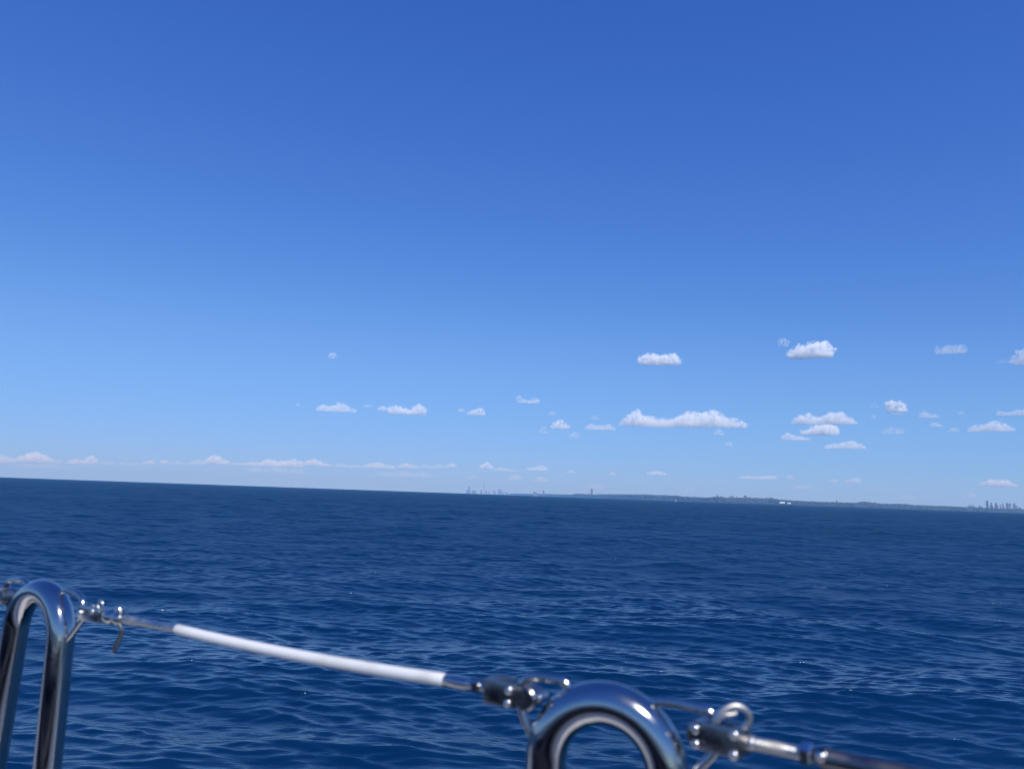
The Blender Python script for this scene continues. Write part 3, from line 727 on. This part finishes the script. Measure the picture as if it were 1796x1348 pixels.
# ------------------------------------------------------------------ the boat we stand on
ZD = EYE.z - .76
ang = R(21); E = Vector((math.cos(ang), -math.sin(ang), 0)); NO = Vector((math.sin(ang), math.cos(ang), 0))
rail_c = P(560, 1150, .60); off0 = rail_c.dot(NO); s0 = rail_c.dot(E)
bm = bmesh.new(); prev = None
for i in range(33):
    s = -4.2 + 7.4 * i / 32
    taper = 1 - .5 * max(0, (s - .5) / 3.0) ** 2 * .5 - .06 * max(0, -s / 4.2) ** 2
    edge = off0 + .05; B = 1.55
    mid = edge - B
    sec = [(-1, -.35, 1), (-1, ZD - .06, 1), (-.98, ZD, 1), (-.72, ZD + .02, 1), (-.70, ZD + .22, 1), (-.60, ZD + .22, 1), (-.58, ZD - .1, 1), (-.30, ZD - .1, 1), (-.28, ZD - .5, 1),
           (.28, ZD - .5, 1), (.30, ZD - .1, 1), (.58, ZD - .1, 1), (.60, ZD + .22, 1), (.70, ZD + .22, 1), (.72, ZD + .02, 1), (.975, ZD, 1), (.98, ZD + .035, 1), (1.0, ZD + .035, 1), (1.0, ZD - .06, 1), (.93, .1, 1), (.85, -.35, 1)]
    row = []
    for q, z, _ in sec:
        o_ = mid + q * B * taper
        p = E * (s0 + s) + NO * o_; row.append(bm.verts.new((p.x, p.y, z)))
    if prev:
        for a in range(len(sec) - 1): bm.faces.new((prev[a], row[a], row[a + 1], prev[a + 1])).material_index = 1 if 5 <= a <= 12 else 0
    else: bm.faces.new(row[::-1])
    prev = row
bm.faces.new(prev)
bd = bm_obj('boat_deck', bm, M['gelcoat'], sharp=R(25)); bd.data.materials.append(M['added_cockpit_dark']); tag(bd, kind='structure')

# ------------------------------------------------------------------ rail hoops
ZUP = Vector((0, 0, 1))
def hoop(cpx, cpy, depth, a, radius, label, bails, splay=(0, 0), tube=.0127):
    u = Vector((math.cos(a), -math.sin(a), 0)); n = Vector((math.sin(a), math.cos(a), 0))
    C = P(cpx, cpy, depth)
    pts = []
    for side in (-1, 1):
        leg = []
        top = C + u * side * radius
        drop = C.z - ZD - .002
        for k_ in range(13):
            t = k_ / 12; leg.append(top + Vector((0, 0, -drop * t)) + u * side * math.tan(splay[0 if side < 0 else 1]) * drop * t)
        if side < 0: pts += leg[::-1]
        else: right = leg
    arc = [C + u * radius * math.cos(math.pi * (1 - k_ / 32)) + ZUP * radius * math.sin(math.pi * k_ / 32) for k_ in range(1, 32)]
    pts += arc + right
    base = Vector((C.x, C.y, ZD))
    root = empty('rail_hoop', base, label, 'rail hoop', 'stainless hoops of the boat rail')
    bm = bmesh.new(); add_tube(bm, pts, tube, 40); bm_obj('hoop_tube', bm, M['tube'], root)
    for bl in bails:
        w = [on_plane(x, y, C, n) for x, y in bl]
        bm = bmesh.new(); add_tube(bm, rounded(w, .006, 6), .0029, 16)
        for q in (w[0], w[-1]): bmesh.ops.create_icosphere(bm, subdivisions=3, radius=.0045, matrix=Matrix.Translation(q))
        bm_obj('bail', bm, M['tube'], root)
    return C, u, n
CR, UR, NR = hoop(1061, 1346, .49, R(21), .0395, 'near polished steel hoop in front of the water, right of the white line',
    [[(1016, 1236), (1001, 1209), (988, 1192), (930, 1185), (914, 1198), (914, 1246), (938, 1300), (954, 1322)],
     [(1138, 1250), (1148, 1229), (1182, 1231), (1244, 1246), (1257, 1262), (1258, 1316), (1226, 1347), (1196, 1376)]], splay=(R(2), R(2)), tube=.0134)
CLh, UL, NL = hoop(66, 1112, .82, R(31), .044, 'far polished steel hoop at the left edge of the picture',
    [[(100, 1052), (108, 1037), (118, 1034), (138, 1040), (146, 1054), (148, 1082), (122, 1118), (110, 1128)],
     [(55, 1040), (47, 1022), (40, 1016), (16, 1018), (8, 1030), (8, 1054), (18, 1072), (32, 1088)]], splay=(R(5), R(1)), tube=.0131)

# ------------------------------------------------------------------ lifelines and their fittings
class Line:
    def __init__(s, A, B):
        s.A, s.B = Vector(A), Vector(B); s.e = (s.B - s.A).normalized()
        s.side = s.e.cross(ZUP).normalized()            # horizontal, across the line (towards the viewer)
        s.up = s.side.cross(s.e).normalized()
    def at(s, px, lift=0, out=0):
        a = s.A - EYE; e = s.e; q = (px - CX) / F
        t = (q * a.dot(FWD) - a.dot(RIGHT)) / (e.dot(RIGHT) - q * e.dot(FWD))
        return s.A + e * t + s.up * lift + s.side * out
    def t(s, px): return (s.at(px) - s.A).dot(s.e)

def lathe_px(L, prof, seg=24):
    """profile of (picture column, radius)"""
    t0 = L.t(prof[0][0]); bm = bmesh.new()
    add_lathe(bm, L.at(prof[0][0]), L.e, [(L.t(x) - t0, r) for x, r in prof], seg); return bm

def pin(bm, L, px, lift, r, half, head=1.35):
    c = L.at(px, lift)
    add_lathe(bm, c - L.side * half, L.side, [(0, r), (2 * half, r)], 16)
    for s_ in (-1, 1):
        add_lathe(bm, c + L.side * s_ * half, L.side * s_, [(0, r * head), (r * .35, r * head), (r * .7, r * head * .82), (r * .95, r * head * .5), (r * 1.05, r * .1)], 16)

# gate lifeline between the hoops
A = on_plane(147, 1072, CLh, NL); B = on_plane(914, 1217, CR, NR)
L = Line(A, B)
root = empty('lifeline', L.at(545), 'white vinyl covered lifeline stretched between the two steel hoops', 'lifeline', 'lifelines of the boat rail')
# cover, with an open end that shows its wall
ta, tb = L.t(310), L.t(779.5); bm = bmesh.new()
cpts = [L.A + L.e * (ta + (tb - ta) * q) - L.up * .0026 * 4 * q * (1 - q) for q in [0, 0, .004] + [k_ / 24 for k_ in range(1, 24)] + [.997, 1, 1]]
cpts[1] = cpts[0] + L.e * .0002; cpts[-2] = cpts[-1] - L.e * .0002
add_tube(bm, cpts, [.0039, .0042, .0045] + [.0045] * 23 + [.0045, .0042, .0039], 36)
cov = bm_obj('vinyl_cover', bm, M['vinyl'], root)
# left side: rod, hook body, barrel
bm = lathe_px(L, [(216, .0036), (222, .0041), (240, .0041), (243, .0033), (306, .0031), (309.5, .0030)]); bm_obj('swage_terminal', bm, M['satin'], root)
bm = lathe_px(L, [(188, .0066), (190, .0074), (199, .0074), (201, .0062), (204, .0062), (206, .0070), (214, .0070), (216, .0058)], 20); bm_obj('knurled_barrel', bm, M['fitting'], root)
bm = bmesh.new()
c = L.at(166); ln = L.t(186) - L.t(150)
for s_ in (-1, 1):
    add_box(bm, c + L.side * s_ * .0052, L.e, L.side, L.up, ln, .0032, .0135, .0012)
add_box(bm, L.at(181), L.e, L.side, L.up, .006, .0072, .0125, .0008)
jaw = bm_obj('toggle_jaw', bm, M['fitting'], root, sharp=R(24))
bm = bmesh.new(); pin(bm, L, 152.5, 0, .0026, .0068); bm_obj('clevis_pin', bm, M['bright'], root)
bm = bmesh.new(); pin(bm, L, 173, .0035, .0019, .0068); bm_obj('clevis_pin', bm, M['bright'], root)
bm = bmesh.new(); c = L.at(174, .0095)
add_tube(bm, [c + (L.e * math.cos(t) + L.up * math.sin(t)) * .0042 for t in np.linspace(0, 2 * math.pi, 20, endpoint=False)], .0009, 8, closed=True); bm_obj('split_ring', bm, M['bright'], root)
bm = bmesh.new(); c = L.at(209, .0085)
bmesh.ops.create_uvsphere(bm, u_segments=16, v_segments=10, radius=.0042, matrix=Matrix.Translation(c) @ Matrix.Diagonal((1.15, 1.15, .8, 1)))
add_lathe(bm, L.at(209, .003), L.up, [(0, .0022), (.006, .0022)], 12); bm_obj('release_knob', bm, M['bright'], root)
# hanging release lever
dL = (L.at(214) - EYE).dot(FWD) - .004
dn = [L.at(214, -.004, .003), P(215, 1104, dL), P(211, 1116, dL), P(206, 1127, dL), P(200, 1141, dL)]
bm = bmesh.new(); add_tube(bm, rounded(dn, .004), [.0022] * len(rounded(dn, .004)), 12)
u_ = (dn[-1] - dn[-2]).normalized(); sd_ = u_.cross(L.side).normalized()
add_box(bm, P(203.5, 1133, dL), u_, L.side, sd_, .0125, .002, .0062, .0008)
bm_obj('release_lever', bm, M['cast'], root, sharp=R(24))
# right side: swage stud, lock nut, jaw and drum
bm = lathe_px(L, [(779.8, .0036), (782, .0043), (806, .0043), (822, .0040), (824, .0030), (862, .0030)]); bm_obj('swage_terminal', bm, M['fitting'], root)
bm = lathe_px(L, [(831, .0044), (832.5, .0050), (842, .0050), (843.5, .0044)], 6); bm_obj('lock_nut', bm, M['fitting'], root, smooth=False)
bm = bmesh.new(); ln = L.t(914) - L.t(858); c = L.at(886)
for s_ in (-1, 1):
    add_box(bm, c + L.side * s_ * .0062, L.e, L.side, L.up, ln, .0040, .0165, .0016)
add_box(bm, L.at(865), L.e, L.side, L.up, .009, .0085, .0150, .001)
bm_obj('toggle_jaw', bm, M['cast'], root, sharp=R(24))
bm = bmesh.new(); c = L.at(929, -.0005)
add_lathe(bm, c - L.side * .0072, L.side, [(0, .0066), (.0012, .0078), (.0132, .0078), (.0144, .0066)], 28); bm_obj('toggle_drum', bm, M['cast'], root)
bm = bmesh.new(); pin(bm, L, 904, .0035, .0021, .0086); bm_obj('clevis_pin', bm, M['bright'], root)
bm = bmesh.new(); pin(bm, L, 902, -.0048, .0019, .0086); bm_obj('clevis_pin', bm, M['bright'], root)
bm = bmesh.new(); pin(bm, L, 951, .0012, .0017, .004); add_tube(bm, [L.at(931, .001, .002), L.at(951, .0012, .002)], .0012, 10); bm_obj('cotter_pin', bm, M['bright'], root)

# lifeline leaving to the right
A = on_plane(1257, 1290, CR, NR); B = P(1570, 1354, .405)
L2 = Line(A, B)
root = empty('lifeline', L2.at(1420), 'bare steel lifeline running out at the bottom right from the near hoop', 'lifeline', 'lifelines of the boat rail')
bm = bmesh.new(); c = L2.at(1274); ln = L2.t(1308) - L2.t(1240)
for s_ in (-1, 1):
    add_box(bm, c + L2.side * s_ * .0062, L2.e, L2.side, L2.up, ln, .0040, .0175, .0018)
add_box(bm, L2.at(1298), L2.e, L2.side, L2.up, .008, .0085, .0155, .001)
bm_obj('toggle_jaw', bm, M['cast'], root, sharp=R(24))
bm = bmesh.new(); c = L2.at(1233, 0)
add_lathe(bm, c - L2.side * .0078, L2.side, [(0, .0068), (.0012, .0082), (.0144, .0082), (.0156, .0068)], 28); bm_obj('toggle_drum', bm, M['cast'], root)
for px, lf, rr in ((1231, .0042, .0024), (1231, -.0045, .0021), (1299, .0050, .0021), (1297, -.0062, .0022)):
    bm = bmesh.new(); pin(bm, L2, px, lf, rr, .0088); bm_obj('clevis_pin', bm, M['bright'], root)
# big split ring standing up from the toggle
dR = (L2.at(1280) - EYE).dot(FWD) - .004
ringp = [P(1252, 1266, dR), P(1257, 1258, dR), P(1265, 1247, dR), P(1277, 1239, dR), P(1292, 1236, dR), P(1306, 1242, dR), P(1314, 1252, dR), P(1315, 1262, dR), P(1309, 1272, dR), P(1302, 1277, dR)]
ring2 = [P(1254, 1264, dR - .002), P(1262, 1257, dR - .003), P(1272, 1253, dR - .004), P(1284, 1252, dR - .004), P(1291, 1250, dR - .003)]
bm = bmesh.new(); add_tube(bm, rounded(ringp, .004, 4), .0019, 14); add_tube(bm, rounded(ring2, .004, 4), .0012, 12); bm_obj('split_ring', bm, M['satin'], root)
bm = lathe_px(L2, [(1306, .0038), (1312, .0044), (1322, .0044), (1325, .0034)] + [(1327 + i_ * 3.2, .0034 + .0005 * (i_ % 2)) for i_ in range(24)] + [(1406, .0034)]); bm_obj('stud', bm, M['satin'], root)
bm = lathe_px(L2, [(1406, .0056), (1409, .0070), (1424, .0070), (1427, .0056)], 6); bm_obj('lock_nut', bm, M['bright'], root, smooth=False)
bm = lathe_px(L2, [(1427, .0036), (1438, .0036), (1440, .0056), (1452, .0060), (1456, .0052), (1640, .0050), (1646, .0036), (1700, .0034)]); bm_obj('turnbuckle', bm, M['dark'], root)
bm = bmesh.new(); pin(bm, L2, 1446, .0020, .0020, .006); bm_obj('clevis_pin', bm, M['bright'], root)
bm = lathe_px(L2, [(1701, .0042), (1702, .005), (2100, .005), (2102, .0042)], 24); bm_obj('vinyl_cover', bm, M['vinyl'], root)

# lifeline leaving to the left
A = on_plane(8, 1042, CLh, NL); B = A + (-UL * .9 + Vector((0, 0, .01))).normalized() * .6
L3 = Line(A, B)
root = empty('lifeline', A, 'lifeline end fitting cut off by the left edge beside the far hoop', 'lifeline', 'lifelines of the boat rail')
def d3(t, lift=0, out=0): return L3.A + L3.e * t + L3.up * lift + L3.side * out
bm = bmesh.new()
for s_ in (-1, 1):
    add_box(bm, d3(.012) + L3.side * s_ * .006, L3.e, L3.side, L3.up, .034, .0036, .015, .0014)
add_box(bm, d3(.026), L3.e, L3.side, L3.up, .008, .008, .014, .001)
bm_obj('toggle_jaw', bm, M['cast'], root, sharp=R(24))
bm = bmesh.new(); add_lathe(bm, d3(-.005, -.001) - L3.side * .0076, L3.side, [(0, .0064), (.0012, .0078), (.014, .0078), (.0152, .0064)], 28); bm_obj('toggle_drum', bm, M['cast'], root)
for t, lf in ((0, .005), (.006, .006), (.02, -.004)):
    bm = bmesh.new(); c = d3(t, lf)
    add_lathe(bm, c - L3.side * .0085, L3.side, [(0, .0023), (.0005, .0026), (.0165, .0026), (.017, .0023)], 14); bm_obj('clevis_pin', bm, M['bright'], root)
bm = bmesh.new(); add_lathe(bm, d3(.028), L3.e, [(0, .0032), (.09, .0032), (.092, .0050), (.55, .0050)], 24); bm_obj('vinyl_cover', bm, M['vinyl'], root)

# ------------------------------------------------------------------ render settings
scene.render.engine = 'CYCLES'
cy = scene.cycles
cy.max_bounces = 32; cy.diffuse_bounces = 3; cy.glossy_bounces = 5; cy.transmission_bounces = 4; cy.volume_bounces = 30; cy.transparent_max_bounces = 12
cy.use_denoising = True
cy.denoising_prefilter = 'ACCURATE'; cy.denoising_input_passes = 'RGB_ALBEDO_NORMAL'
cy.filter_width = 1.15
cy.sample_clamp_indirect = 8
scene.view_settings.view_transform = 'Standard'; scene.view_settings.look = 'None'
scene.view_settings.exposure = 0; scene.view_settings.gamma = 1
